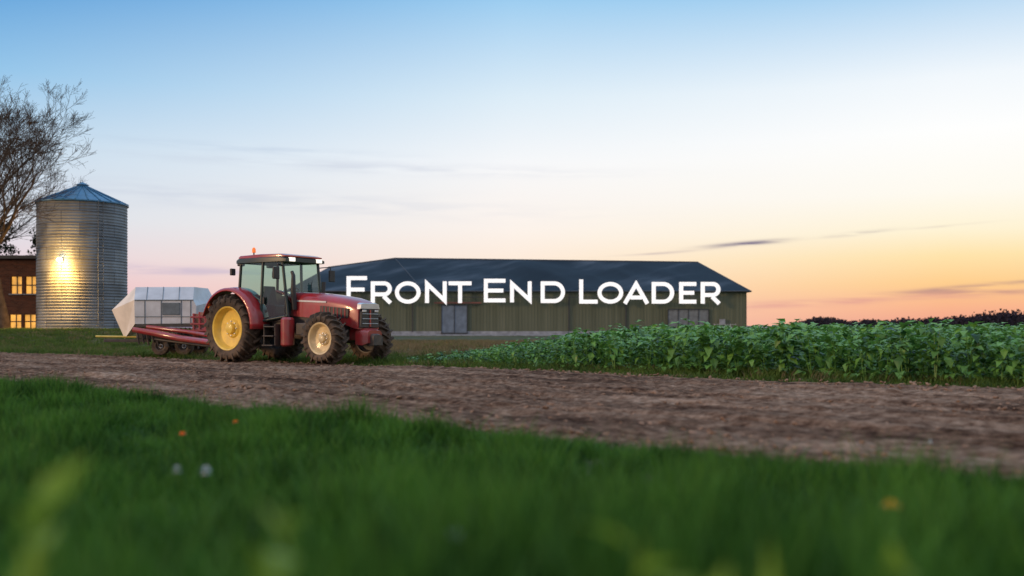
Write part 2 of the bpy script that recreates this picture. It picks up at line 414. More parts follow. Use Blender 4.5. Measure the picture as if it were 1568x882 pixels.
# ------------------------------------------------------------------ crop
m_crop = leaf_mat('crop_leaf_mat', (.010, .050, .010), (.15, .33, .06), rough=.42, transl=.25, spec=.35, nsc=1.2, lo=.5, hi=1.15, isl=.6)
def add_leaf(V, F, p, d, s, up, r, wr=.62):
    d = d.normalized(); side = d.cross(up).normalized(); nrm = side.cross(d).normalized()
    b0 = len(V)
    droop = r.uniform(.05, .3)*s
    V += [p, p+d*s*.45+nrm*s*.02, p+d*s-nrm*droop, p+d*s*.38+side*s*wr*.5+nrm*s*.10, p+d*s*.38-side*s*wr*.5+nrm*s*.10]
    F += [(b0, b0+3, b0+1), (b0+3, b0+2, b0+1), (b0, b0+1, b0+4), (b0+4, b0+1, b0+2)]
def crop_plant(name, seed):
    r = random.Random(seed); V = []; F = []
    for s in range(2):
        a = r.uniform(0, 6.28); tx = math.cos(a)*r.uniform(.05, .2); ty = math.sin(a)*r.uniform(.05, .2); hh = r.uniform(.8, 1.0)
        v, f = tube_geo([(0, 0, 0), (tx*.5, ty*.5, hh*.5), (tx, ty, hh)], [.009, .007, .003], 4, False)
        o = len(V); V += v; F += [tuple(i+o for i in q) for q in f]
        for i in range(14):
            t = .15+.85*(i/13)**.85
            p = Vector((tx*t, ty*t, hh*t)); an = r.uniform(0, 6.28); el = r.uniform(-.1, 1.0)
            pl = r.uniform(.05, .2)*(1.1-.5*t)
            dd = Vector((math.cos(an)*math.cos(el), math.sin(an)*math.cos(el), math.sin(el)))
            q = p+dd*pl
            b0 = len(V); V += [p+Vector((0, 0, .003)), p-Vector((0, 0, .003)), q]; F += [(b0, b0+1, b0+2)]
            el2 = el-r.uniform(.0, 1.1)
            d2 = Vector((math.cos(an)*math.cos(el2), math.sin(an)*math.cos(el2), math.sin(el2)))
            add_leaf(V, F, q, d2, r.uniform(.16, .28), Vector((r.uniform(-.3, .3), r.uniform(-.3, .3), 1)), r, .6)
            if r.random() < .55:
                an3 = an+r.choice([-1, 1])*r.uniform(.6, 1.2)
                add_leaf(V, F, q, Vector((math.cos(an3), math.sin(an3), r.uniform(-.6, .5))), r.uniform(.12, .2), Vector((0, 0, 1)), r)
    return mesh_obj(name, V, F, m_crop, do_link=False)
cp = [crop_plant('crop%d' % i, 50+i) for i in range(5)]
PX = []; PY = []
dx, dy = .7719, -.6357
nxr, nyr = .6357, .7719
ox, oy = -20.6, 40
dist = 1.2
while dist < 105:
    step = .30 if dist < 14 else (.55 if dist < 35 else 1.3)
    s = np.arange(15, 130, step)
    PX.append(ox+dx*s+nxr*dist); PY.append(oy+dy*s+nyr*dist)
    dist += .70 if dist < 20 else (.8 if dist < 40 else 1.5)
px = np.concatenate(PX); py = np.concatenate(PY)
px = px+rng.normal(0, .05, len(px)); py = py+rng.normal(0, .05, len(px))
bnd = -2.8+np.maximum(py-26, 0)*.30
k = (px > bnd+rng.normal(0, .4, len(px))) & (py > 6) & (px < .58*py+3) & (py < 135)
px = px[k]; py = py[k]; n = len(px)
hs = (.32+.62*ss(px-np.maximum(py-30, 0)*.25, -2.2, 3.6))*rng.uniform(.76, 1.18, n)*(1+.35*fbm(px*.6, py*.6, 2))
wf = np.maximum(hs, .5)*np.where(FL(px, py) > 30, 1.6, 1.08)
scatter('crop_field', np.stack([px, py, H(px, py)-.02], 1), np.stack([rng.uniform(-.1, .1, n), rng.uniform(-.1, .1, n), rng.uniform(0, 6.28, n)], 1),
        np.stack([wf, wf, hs], 1), rng.integers(0, 5, n), cp)
cx = np.linspace(0, 1, 220); cy = np.concatenate([np.linspace(70, 300, 120), np.linspace(305, 1500, 60)])
CX, CY = np.meshgrid(cx, cy); x0 = np.where(CY < 140, 12+(CY-70)*.32, 36+(CY-140)*.2); CX2 = x0+CX*(CY*.75+30-x0+60)
CZ = .72+.35*fbm(CX2*.8, CY*.8, 3)
CZ[0, :] = 0; CZ[:, 0] = 0
F = [(j*220+i, j*220+i+1, (j+1)*220+i+1, (j+1)*220+i) for j in range(len(cy)-1) for i in range(219)]
m_can = mat('crop_canopy_mat', (.06, .12, .04), .8, var=.5, scale=.8, bump=.8, bscale=3)
mesh_obj('distant_crop_field', np.stack([CX2.ravel(), CY.ravel(), CZ.ravel()], 1), F, m_can)

# ------------------------------------------------------------------ barn
barn = empty('metal_barn', (0, 0, 0))
m_wall, ntw, b = new_mat('barn_wall_mat')
g = ntw.nodes.new('ShaderNodeTexCoord')
n1 = noi(ntw, g.outputs['Object'], .5, 6, (1, 1, .12)); n2 = noi(ntw, g.outputs['Object'], 2.0, 4, (1, 1, .02))
mm = ntw.nodes.new('ShaderNodeMath'); mm.operation = 'ADD'; ntw.links.new(n1, mm.inputs[0]); ntw.links.new(n2, mm.inputs[1])
hm = ntw.nodes.new('ShaderNodeMath'); hm.operation = 'MULTIPLY'; hm.inputs[1].default_value = .5; ntw.links.new(mm.outputs[0], hm.inputs[0])
ntw.links.new(cramp(ntw, hm.outputs[0], [(.38, (.078, .090, .060)), (.5, (.10, .114, .077)), (.64, (.13, .142, .098))]), b.inputs['Base Color'])
b.inputs['Roughness'].default_value = .75; b.inputs['Specular IOR Level'].default_value = .25
m_roof, ntr, b = new_mat('barn_roof_mat')
g = ntr.nodes.new('ShaderNodeTexCoord')
mpr = ntr.nodes.new('ShaderNodeMapping'); mpr.inputs['Rotation'].default_value = (0, 0, math.radians(-38)); ntr.links.new(g.outputs['Object'], mpr.inputs[0])
rn = noi(ntr, mpr.outputs[0], .16, 5, (.45, 1.3, .5))
ntr.links.new(cramp(ntr, rn, [(.34, (.008, .016, .025)), (.52, (.013, .024, .036)), (.60, (.03, .045, .062)), (.72, (.07, .09, .115))]), b.inputs['Base Color'])  # streaky blotches, with fold highlights painted into the roof colour
b.inputs['Roughness'].default_value = .7; b.inputs['Specular IOR Level'].default_value = .12
m_trim = mat('barn_trim_mat', (.03, .034, .04), .6)
m_found = mat('barn_concrete_mat', (.22, .24, .27), .85, var=.3, scale=1.5, bump=.3)
m_door = mat('barn_door_mat', (.11, .15, .20), .6, var=.25, scale=1.2)
m_door2 = mat('barn_mesh_door_mat', (.14, .16, .175), .6, var=.25, scale=2)
m_rust = mat('barn_rail_mat', (.16, .06, .045), .7)
ze = 6.35; yf = 140.; yb = 170.; xl = -31.5; xr = 33.0
def ribbed(name, p0, p1, z0, z1, outn, pitch=.45, dep=.028):
    p0 = Vector(p0); p1 = Vector(p1); Ln = (p1-p0).length; d = (p1-p0)/Ln; o = Vector(outn); V = []; F = []
    s = 0; pr = []
    while s < Ln:
        for f, q in ((0, 0), (.68, 0), (.78, 1), (.92, 1)):
            t = s+f*pitch
            if t < Ln: pr.append((t, q*dep))
        s += pitch
    pr.append((Ln, 0))
    for t, q in pr:
        p = p0+d*t+o*q; V += [(p.x, p.y, z0), (p.x, p.y, z1)]
    for i in range(len(pr)-1): F.append((2*i, 2*i+2, 2*i+3, 2*i+1))
    return mesh_obj(name, V, F, m_wall, barn)
ribbed('front_wall', (xl, yf, 0), (xr, yf, 0), .55, ze, (0, -1, 0))
ribbed('right_wall', (xr, yf, 0), (xr, yb, 0), .55, ze, (1, 0, 0))
ribbed('back_wall', (xr, yb, 0), (xl, yb, 0), .55, ze, (0, 1, 0))
ribbed('left_wall', (xl, yb, 0), (xl, yf, 0), .55, ze, (-1, 0, 0))
box('foundation', ((xl+xr)/2, (yf+yb)/2, .15), (xr-xl+.3, yb-yf+.3, .9), m_found, barn, bev=.03)
box('apron', (-6, yf-3, .06), (50, 5.6, .16), m_found, barn, bev=.02)
ov = .5; zo = ze-.15
E = {'fr': (xr+ov, yf-ov, zo), 'br': (xr+ov, yb+ov, zo), 'fl': (xl-ov, yf-ov, zo), 'bl': (xl-ov, yb+ov, zo)}
fm = (-12.3, yf-ov, zo); bmv = (-12.3, yb+ov, zo)
R0 = (28.9, 155, 11.3); R1 = (-18.2, 155, 11.9); R2 = (-28.6, 155, 10.5)
def subroof(name, quad, nu_=40, nv=10, amp=.10, seed=0):
    a, b_, c_, d_ = [np.array(q, float) for q in quad]; V = []; F = []
    for j in range(nv+1):
        for i in range(nu_+1):
            u = i/nu_; v = j/nv
            p = (a*(1-u)+b_*u)*(1-v)+(d_*(1-u)+c_*u)*v
            e = math.sin(math.pi*u)**.4*math.sin(math.pi*v)**.4 if 0 < u < 1 and 0 < v < 1 else 0
            p[2] += amp*4*float(fbm((p[0]+p[1]*.6)*.16+seed, p[1]*.06, 3))*e
            V.append(p)
    for j in range(nv):
        for i in range(nu_): F.append((j*(nu_+1)+i, j*(nu_+1)+i+1, (j+1)*(nu_+1)+i+1, (j+1)*(nu_+1)+i))
    return mesh_obj(name, V, F, m_roof, barn, smooth=True)
subroof('roof_front', (fm, E['fr'], R0, R1), 120, 12, .34)
subroof('roof_front_hip', (E['fl'], fm, R1, R2), 30, 12, .2)
subroof('roof_back', (E['br'], bmv, R1, R0), 40, 6)
subroof('roof_back_hip', (bmv, E['bl'], R2, R1), 20, 6)
mesh_obj('roof_right_hip', [E['fr'], E['br'], R0], [(0, 1, 2)], m_roof, barn)
mesh_obj('roof_left_hip', [E['bl'], E['fl'], R2], [(0, 1, 2)], m_roof, barn)
for a_, b_ in ((E['fl'], E['fr']), (E['fr'], E['br']), (E['br'], E['bl']), (E['bl'], E['fl'])):
    tube('gutter', [a_, b_], .11, m_trim, barn, 8)
tube('ridge_cap', [R2, R1, R0], .13, m_trim, barn, 8)
tube('hip_cap', [R0, E['fr']], .1, m_trim, barn, 8)
tube('hip_cap_2', [R1, fm], .06, m_trim, barn, 8)
def door(name, x0, x1, z1, m, bars, z0=.3):
    cx_ = (x0+x1)/2; box(name, (cx_, yf-.16, (z0+z1)/2), (x1-x0, .12, z1-z0), m, barn)
    for i in range(bars+1):
        xx = x0+(x1-x0)*i/bars; box(name+'_stile', (xx, yf-.26, (z0+z1)/2), (.09, .08, z1-z0+.1), m_trim, barn)
    for zq in (z0+.05, z1): box(name+'_rail', (cx_, yf-.34, zq), (x1-x0+.2, .07, .1), m_trim, barn)
door('sliding_door', -9.9, -6.3, 4.3, m_door, 2)
box('door_track', (-7.6, yf-.45, 4.6), (6.6, .12, .22), m_rust, barn)
door('mesh_door', 21.9, 27.6, 3.7, m_door2, 4, .15)
box('service_door', (-24, yf-.16, 1.6), (1.2, .12, 2.2), m_door, barn)
for xx in (-14, 8, 16): box('downpipe', (xx, yf-.16, 3.3), (.14, .14, 5.5), m_trim, barn, bev=.03)
m_white = mat('white_paint_mat', (.4, .42, .44), .5, var=.08)
for i in range(5): box('gate_post', (28.2+i*.75, yf-1.2, .9), (.07, .07, 1.5), m_white, barn)
for zq in (.6, 1.1, 1.55): box('gate_rail', (29.7, yf-1.2, zq), (3.0, .05, .05), m_white, barn)
box('tank', (29.8, yf-.6, .8), (1.8, .8, 1.0), m_white, barn, bev=.15)
box('wall_vent', (29.5, yf-.3, 1.9), (.8, .3, .8), m_found, barn)

# letters sign
sign = empty('barn_lettering_sign', (0, yf-1.0, 0))
m_let = mat('letter_glow_mat', (.85, .85, .85), .5, var=.02, emis=(1, 1, 1), es=.6)  # emission added so the white letters stay bright
Wd = .54
def stroke(pts, zoff, closed=False, wdt=Wd):
    P = [Vector((p[0], 0, p[1])) for p in pts]; n_ = len(P); V = []; F = []
    for i in range(n_):
        if closed: a_, b_ = P[(i-1) % n_], P[(i+1) % n_]; d0 = (P[i]-a_).normalized(); d1 = (b_-P[i]).normalized()
        else:
            d0 = (P[i]-P[i-1]).normalized() if i > 0 else (P[1]-P[0]).normalized()
            d1 = (P[i+1]-P[i]).normalized() if i < n_-1 else d0
        n0 = Vector((-d0.z, 0, d0.x)); n1_ = Vector((-d1.z, 0, d1.x)); m_ = (n0+n1_).normalized(); k_ = wdt/2/max(.35, m_.dot(n0))
        for s_ in (1, -1):
            q = P[i]+m_*k_*s_; V += [(q.x, -.12-zoff, q.z), (q.x, .12-zoff, q.z)]
    rng_ = range(n_ if closed else n_-1)
    for i in rng_:
        a_ = 4*i; b_ = 4*((i+1) % n_)
        F += [(a_, b_, b_+2, a_+2), (a_+1, a_+3, b_+3, b_+1), (a_, a_+1, b_+1, b_), (a_+2, b_+2, b_+3, a_+3)]
    if not closed: F += [(0, 2, 3, 1), (4*n_-4, 4*n_-3, 4*n_-1, 4*n_-2)]
    return V, F
def letter(ch, x0, x1, z0, z1, k):
    h = Wd/2; l = x0+h; r_ = x1-h; bo = z0+h; to = z1-h; mz = (z0+z1)/2; S = []
    if ch == 'F': S = [[(l, z0), (l, to), (x1, to)], [(l+h, mz), (x1-.35, mz)]]
    if ch == 'E': S = [[(x1, to), (l, to), (l, bo), (x1, bo)], [(l+h, mz), (x1-.3, mz)]]
    if ch == 'L': S = [[(l, z1), (l, bo), (x1, bo)]]
    if ch == 'T': S = [[(x0, to), (x1, to)], [((x0+x1)/2, to-h), ((x0+x1)/2, z0)]]
    if ch == 'N': S = [[(l, z0), (l, z1-h*1.2), (r_, z0+h*1.2), (r_, z1)]]
    if ch == 'A': S = [[(x0+h*.6, z0), ((x0+x1)/2, to), (x1-h*.6, z0)], [(x0+.95, z0+.85), (x1-.95, z0+.85)]]
    if ch == 'O':
        cx_ = (x0+x1)/2; S = [('c', [(cx_+(r_-cx_)*math.cos(t), mz+(to-mz)*math.sin(t)) for t in np.linspace(0, 2*math.pi, 40, endpoint=False)])]
    if ch == 'D':
        rr = (to-bo)/2; cx_ = r_-rr*1.0
        S = [('c', [(l, bo)]+[(cx_+rr*math.cos(t), mz+rr*math.sin(t)) for t in np.linspace(-math.pi/2, math.pi/2, 20)]+[(l, to)])]
    if ch == 'R':
        zb = z0+(z1-z0)*.40; rr = (to-zb)/2; cx_ = r_-.1-rr
        S = [[(l, z0), (l, to)]+[(cx_+rr*math.cos(t), (to+zb)/2+rr*math.sin(t)) for t in np.linspace(math.pi/2, -math.pi/2, 16)]+[(l+h, zb)], [(cx_-.1, zb-h), (x1-h, z0)]]
    V = []; F = []
    for i, s_ in enumerate(S):
        cl = isinstance(s_, tuple); v, f = stroke(s_[1] if cl else s_, .012*i, cl); o = len(V); V += v; F += [tuple(q+o for q in ff) for ff in f]
    mesh_obj('letter_'+ch, V, F, m_let, sign)
# letter, left x, right x, top z, bottom z (metres on the barn front)
LT = [('F', -23.08, -20.25, 8.30, 4.56), ('R', -19.70, -16.69, 7.57, 4.56), ('O', -16.33, -12.77, 7.57, 4.47), ('N', -12.13, -9.12, 7.57, 4.56), ('T', -8.85, -5.65, 7.57, 4.56),
      ('E', -3.92, -.91, 7.93, 4.65), ('N', -.27, 2.74, 7.57, 4.65), ('D', 4.01, 7.39, 7.57, 4.56),
      ('L', 9.39, 11.95, 7.84, 4.47), ('O', 11.95, 15.51, 7.48, 4.47), ('A', 15.60, 19.06, 7.48, 4.47), ('D', 19.52, 22.62, 7.48, 4.47), ('E', 23.35, 25.72, 7.48, 4.47), ('R', 26.36, 29.19, 7.48, 4.47)]
for i, (ch, a_, b_, t_, u_) in enumerate(LT):
    letter(ch, a_, b_, u_, t_, i)
    box('letter_bracket', ((a_+b_)/2, .45, u_+.5), (.1, .6, .1), m_trim, sign)
box('letter_rail', (3.05, .25, 5.38), (52.2, .08, .1), m_trim, sign)

# ------------------------------------------------------------------ grain silo
silo = empty('grain_silo', (-30.2, 70, .75))
m_silo, nts, b = new_mat('galvanised_mat')
g = nts.nodes.new('ShaderNodeTexCoord')
br = nts.nodes.new('ShaderNodeTexBrick'); br.inputs['Scale'].default_value = 1
sp = nts.nodes.new('ShaderNodeSeparateXYZ'); nts.links.new(g.outputs['Object'], sp.inputs[0])
at = nts.nodes.new('ShaderNodeMath'); at.operation = 'ARCTAN2'; nts.links.new(sp.outputs[1], at.inputs[0]); nts.links.new(sp.outputs[0], at.inputs[1])
am = nts.nodes.new('ShaderNodeMath'); am.operation = 'MULTIPLY'; am.inputs[1].default_value = 2.95; nts.links.new(at.outputs[0], am.inputs[0])
cb = nts.nodes.new('ShaderNodeCombineXYZ'); nts.links.new(am.outputs[0], cb.inputs[0]); nts.links.new(sp.outputs[2], cb.inputs[1])
nts.links.new(cb.outputs[0], br.inputs['Vector'])
br.inputs['Brick Width'].default_value = 2.4; br.inputs['Row Height'].default_value = .82; br.inputs['Mortar Size'].default_value = .02
br.inputs['Color1'].default_value = (.13, .155, .18, 1); br.inputs['Color2'].default_value = (.21, .235, .255, 1); br.inputs['Mortar'].default_value = (.06, .06, .07, 1)
nn = noi(nts, g.outputs['Object'], 1.2, 7, (1, 1, .35))
mxn = nts.nodes.new('ShaderNodeMix'); mxn.data_type = 'RGBA'; mxn.blend_type = 'MULTIPLY'; mxn.inputs[0].default_value = .8
nts.links.new(br.outputs[0], mxn.inputs[6]); nts.links.new(cramp(nts, nn, [(.3, (.6, .54, .48)), (.65, (1, 1, 1))]), mxn.inputs[7])
nts.links.new(mxn.outputs[2], b.inputs['Base Color']); b.inputs['Metallic'].default_value = .2; b.inputs['Roughness'].default_value = .6
hS = 8.95
prof = []
z = 0
while z < hS:
    prof.append((z, 2.95+.016*math.sin(z/.102*math.pi))); z += .034
lathe('wall', prof, m_silo, silo, n=72, sharp=80)
m_sroof = mat('silo_roof_mat', (.04, .15, .26), .45, metal=.1, var=.25, scale=2)
V = []; F = []
rp = [(hS-.06, 3.05), (hS+.02, 3.05), (hS+1.25, .35)]
for (zq, r_) in rp:
    for k in range(96):
        t = 2*math.pi*k/96; V.append((r_*math.cos(t), r_*math.sin(t), zq))
for i in range(2):
    for k in range(96): F.append((i*96+k, i*96+(k+1) % 96, (i+1)*96+(k+1) % 96, (i+1)*96+k))
mesh_obj('roof', V, F, m_sroof, silo)
for k in range(24):
    t = 2*math.pi*k/24
    tube('roof_rib', [(3.05*math.cos(t), 3.05*math.sin(t), hS+.05), (.36*math.cos(t), .36*math.sin(t), hS+1.28)], .04, m_sroof, silo, 5)
lathe('vent_cap', [(hS+1.2, .36), (hS+1.38, .36), (hS+1.38, .45), (hS+1.58, .05), (hS+1.6, .001)], m_sroof, silo, n=24)
lathe('base_ring', [(-.4, 3.15), (.12, 3.15), (.12, 2.9)], m_found, silo, n=48)
tube('ladder_rail', [(2.05, -2.25, .4), (2.05, -2.25, hS)], .025, m_silo, silo, 6)
tube('ladder_rail_2', [(2.3, -2.0, .4), (2.3, -2.0, hS)], .025, m_silo, silo, 6)
for i in range(26): tube('rung', [(2.05, -2.25, .6+i*.32), (2.3, -2.0, .6+i*.32)], .018, m_silo, silo, 5)
m_bulb = mat('lamp_bulb_mat', (1, .8, .5), .5, emis=(1, .80, .45), es=80)
lz = 4.85; ly = -3.35
lathe('lamp_bulb', [(lz-.13, .001), (lz-.1, .12), (lz, .17), (lz+.1, .12), (lz+.13, .001)], m_bulb, silo, n=16, c=(-.1, ly, 0))
box('lamp_backplate', (-.1, -3.0, lz), (.22, .06, .3), m_trim, silo)
tube('lamp_arm', [(-.1, -2.98, lz), (-.1, ly+.12, lz)], .03, m_trim, silo, 8)
def lamp(name, loc, power, col, kind='POINT', size=.1, rot=None, spot=None, parent=None):
    l_ = bpy.data.lights.new(name, kind); l_.energy = power; l_.color = col; l_.shadow_soft_size = size
    if kind == 'SPOT': l_.spot_size = spot; l_.spot_blend = 1.0
    o = bpy.data.objects.new(name, l_); o.location = loc
    if rot is not None: o.rotation_euler = rot
    link(o, parent); return o
lamp('lamp_light', (-.1, ly-.65, lz-.45), 850, (1, .52, .12), parent=silo, size=.2)
lamp('lamp_downlight', (-.1, ly-.35, lz+.3), 5200, (1, .50, .10), 'SPOT', .3, (math.radians(2), 0, 0), math.radians(112), silo)

# ------------------------------------------------------------------ brick building
bb = empty('brick_building', (0, 76, .7))
m_brick, ntb, b = new_mat('brick_mat')
g = ntb.nodes.new('ShaderNodeTexCoord'); mp = ntb.nodes.new('ShaderNodeMapping'); mp.inputs['Rotation'].default_value = (math.radians(90), 0, 0)
ntb.links.new(g.outputs['Object'], mp.inputs[0])
br = ntb.nodes.new('ShaderNodeTexBrick'); ntb.links.new(mp.outputs[0], br.inputs['Vector']); br.inputs['Scale'].default_value = 1
br.inputs['Brick Width'].default_value = .3; br.inputs['Row Height'].default_value = .11; br.inputs['Mortar Size'].default_value = .012
br.inputs['Color1'].default_value = (.12, .045, .026, 1); br.inputs['Color2'].default_value = (.06, .026, .018, 1); br.inputs['Mortar'].default_value = (.10, .07, .055, 1)
ntb.links.new(br.outputs[0], b.inputs['Base Color']); b.inputs['Roughness'].default_value = .9; b.inputs['Specular IOR Level'].default_value = .1
m_win = mat('lit_window_mat', (.3, .2, .08), .3, var=.4, scale=2, emis=(1, .46, .08), es=1.1)
ntwn = m_win.node_tree; nwn = ntwn.nodes.new('ShaderNodeTexNoise'); nwn.inputs['Scale'].default_value = 1.7
mwn = ntwn.nodes.new('ShaderNodeMath'); mwn.operation = 'MULTIPLY'; mwn.inputs[1].default_value = 1.7; ntwn.links.new(nwn.outputs['Fac'], mwn.inputs[0])
gwn = ntwn.nodes.new('ShaderNodeNewGeometry'); ntwn.links.new(gwn.outputs['Position'], nwn.inputs['Vector'])
ntwn.links.new(mwn.outputs[0], ntwn.nodes['Principled BSDF'].inputs['Emission Strength'])
m_wfr = mat('window_frame_mat', (.05, .04, .035), .6)
XR = -34.9
def bwall(x0, x1, z0, z1): box('wall', ((x0+x1)/2, 0, (z0+z1)/2), (x1-x0, .3, z1-z0), m_brick, bb, bev=0)
wins = [(-38.2, -37.35), (-37.1, -36.2), (-41.5, -40.5), (-44.5, -43.5)]
zt = 5.55; zw0, zw1 = 2.95, 4.25
xs = sorted(wins); bwall(-56, XR, zw1, zt)
cur = -56
for a_, b_ in xs: bwall(cur, a_, zw0, zw1); cur = b_
bwall(cur, XR, zw0, zw1)
lw = [(-44.5, -43.5), (-41.5, -40.5), (-38.3, -37.4), (-37.2, -36.3)]
bwall(-56, XR, 1.35, zw0); cur = -56
for a_, b_ in lw: bwall(cur, a_, .3, 1.35); cur = b_
bwall(cur, XR, .3, 1.35); bwall(-56, XR, -1, .3)
for (a_, b_), (z0_, z1_) in [(q, (zw0, zw1)) for q in wins]+[(q, (.3, 1.35)) for q in lw]:
    cx_ = (a_+b_)/2; cz_ = (z0_+z1_)/2
    box('window', (cx_, .08, cz_), (b_-a_-.01, .02, z1_-z0_-.01), m_win, bb, bev=0)
    box('muntin', (cx_, .03, cz_), (.08, .04, z1_-z0_-.02), m_wfr, bb, bev=0)
    box('muntin_h', (cx_, .0, cz_), (b_-a_-.02, .04, .08), m_wfr, bb, bev=0)
    box('sill', (cx_, -.2, z0_-.05), (b_-a_+.2, .14, .09), m_found, bb)
box('side_wall', (XR+.15, 6.2, 2.2), (.3, 12, 6.7), m_brick, bb, bev=0)
box('back_wall', (-45.5, 12.4, 2.2), (21, .3, 6.6), m_brick, bb, bev=0)
box('flat_roof', (-45.3, 6, 5.72), (21.7, 13, .25), m_trim, bb)

# ------------------------------------------------------------------ bare trees
m_bark = mat('bark_mat', (.07, .054, .043), .95, var=.4, scale=3, bump=.6, bscale=8, spec=.1)
def bare_tree(name, loc, height, seed, lean=(0, 0), nch=(10, 7, 6, 5, 4), ang=(.45, .8), sc=1.0):
    r = random.Random(seed); V = []; F = []
    def rv(d, ang):
        ax = Vector((r.gauss(0, 1), r.gauss(0, 1), r.gauss(0, 1))).cross(d)
        if ax.length < 1e-3: ax = Vector((1, 0, 0))
        return Matrix.Rotation(ang, 3, ax.normalized()) @ d
    def emit(pts, rd, sides):
        v, f = tube_geo(pts, rd, sides, False); o = len(V); V.extend(v); F.extend([tuple(q+o for q in ff) for ff in f])
    def grow(p, d, ln, rad, lev):
        k = [8, 8, 6, 5, 4, 3][min(lev, 5)]; pts = [p.copy()]; rd = [rad]; cur = p.copy(); dd = d.copy()
        wob = .06 if lev == 0 else .11
        for i in range(k):
            dd = (dd+Vector((r.gauss(0, wob), r.gauss(0, wob), r.gauss(0, wob*.6)+(.05 if lev > 0 else 0)))).normalized()
            cur = cur+dd*ln/k; pts.append(cur.copy()); rd.append(max(.008, rad*(1-.75*(i+1)/k)))
        emit(pts, rd, [9, 7, 5, 4, 3, 3][min(lev, 5)])
        if lev >= 5: return
        for c_ in range(nch[lev]):
            t = (.25+.73*(c_+r.random()*.8)/nch[0]) if lev == 0 else r.uniform(.3, 1.0)
            t = min(t, .99)
            i = min(k-1, int(t*k)); q = pts[i].lerp(pts[i+1], t*k-i); rr = rd[i]
            a = r.uniform(*ang) if lev == 0 else r.uniform(.35, .8)
            l2 = ln*(r.uniform(.62, .80)*(1.12-.45*t) if lev == 0 else r.uniform(.42, .68)*(1.15-.35*t))
            grow(q, rv((pts[i+1]-pts[i]).normalized(), a), l2, max(.009, rr*r.uniform(.42, .62)), lev+1)
    grow(Vector((0, 0, -.3)), Vector((lean[0], lean[1], 1)).normalized(), height*.80, height*.026, 0)
    o = mesh_obj(name, V, F, m_bark, smooth=True); o.location = loc; o.scale = (sc, sc, sc*.95); return o
bare_tree('bare_tree', (-34.6, 68, .7), 13.0, 5, (.03, 0), (11, 7, 5, 5, 4), (.5, .95), 1.15)
bare_tree('bare_tree', (-39.5, 70, .7), 12.0, 9, (.02, 0), (8, 6, 5, 4, 3), (.45, .8), 1.05)

def leafy_tree(name, loc, h, rad, seed, m, nl=5000, ls=.3):
    r = random.Random(seed); t = empty(name, loc)
    tube('trunk', [(0, 0, -.3), (.1, 0, h*.4), (0, .1, h*.9)], [.3, .22, .05], m_bark, t)
    cl = []
    for i in range(45):
        z_ = r.uniform(.2, 1.0); a = r.uniform(0, 6.28); q = rad*(1.05-z_*.75)*r.uniform(.3, 1)
        cl.append((q*math.cos(a), q*math.sin(a), h*z_, r.uniform(.5, 1.1)*rad*.34))
    V = []; F = []
    for i in range(nl):
        c_ = cl[r.randrange(len(cl))]; d = Vector((r.gauss(0, 1), r.gauss(0, 1), r.gauss(0, .8))).normalized()*c_[3]*r.random()**.4
        p = Vector(c_[:3])+d; add_leaf(V, F, p, Vector((r.gauss(0, 1), r.gauss(0, 1), r.gauss(0, 1))), ls*r.uniform(.6, 1.4), Vector((.1, .2, 1)), r)
    mesh_obj('crown', V, F, m, t)
    for c_ in cl[:16]: tube('limb', [(0, 0, c_[2]*.75), c_[:3]], [.07, .02], m_bark, t, 5)
m_ever = leaf_mat('evergreen_mat', (.012, .022, .010), (.045, .06, .03), rough=.8, transl=.1, spec=.1)
leafy_tree('evergreen_tree', (-43, 92, .5), 9.4, 3.0, 3, m_ever)
leafy_tree('evergreen_tree', (-47.5, 91, .5), 10.4, 3.4, 4, m_ever)

# ------------------------------------------------------------------ distant trees
m_dist = leaf_mat('distant_hazy_foliage_mat', (.024, .022, .034), (.046, .038, .050), rough=1, transl=0, spec=0, nsc=.05)  # purple distance haze mixed into the foliage colour
nc = 620
cxs = rng.uniform(122, 430, nc); env = 4.8*ss(cxs, 120, 134)+3.0*ss(cxs, 180, 225)+4.5*ss(cxs, 245, 310)+.6
crh = env*rng.uniform(.65, 1.12, nc)*(1+.4*fbm(cxs*.05, cxs*0+5, 3)); crw = rng.uniform(2.0, 4.4, nc)
per = 120; n = nc*per
ci_ = np.repeat(np.arange(nc), per)
th = rng.uniform(0, 6.28, n); rr_ = rng.random(n)**.35
x = cxs[ci_]+crw[ci_]*rr_*np.cos(th); z = np.abs(crh[ci_]*(.45+.55*rr_*np.sin(th))); z *= rng.uniform(.65, 1, n)
y = 450+rng.uniform(-6, 6, n)
V = np.zeros((n*4, 3)); s = rng.uniform(.3, .7, n)
for k in range(4):
    V[k::4, 0] = x+s*rng.uniform(.4, 1, n)*[-1, 1, 1, -1][k]; V[k::4, 1] = y+rng.uniform(-.5, .5, n); V[k::4, 2] = z+s*rng.uniform(.4, 1, n)*[-1, -1, 1, 1][k]
F = [(4*i, 4*i+1, 4*i+2, 4*i+3) for i in range(n)]
mesh_obj('distant_trees', V, F, m_dist)
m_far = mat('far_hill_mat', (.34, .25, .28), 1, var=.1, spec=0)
xs_ = np.linspace(-1700, 1700, 400); hz = 3+12*(fbm(xs_*.006, xs_*0+2, 4)+.35)+4*fbm(xs_*.05, xs_*0, 3)
V = []; F = []
for i, xx in enumerate(xs_): V += [(xx, 2300, -5), (xx, 2400, max(1, hz[i])), (xx, 2700, -5)]
for i in range(399): F += [(3*i, 3*i+3, 3*i+4, 3*i+1), (3*i+1, 3*i+4, 3*i+5, 3*i+2)]
mesh_obj('distant_hills', V, F, m_far)

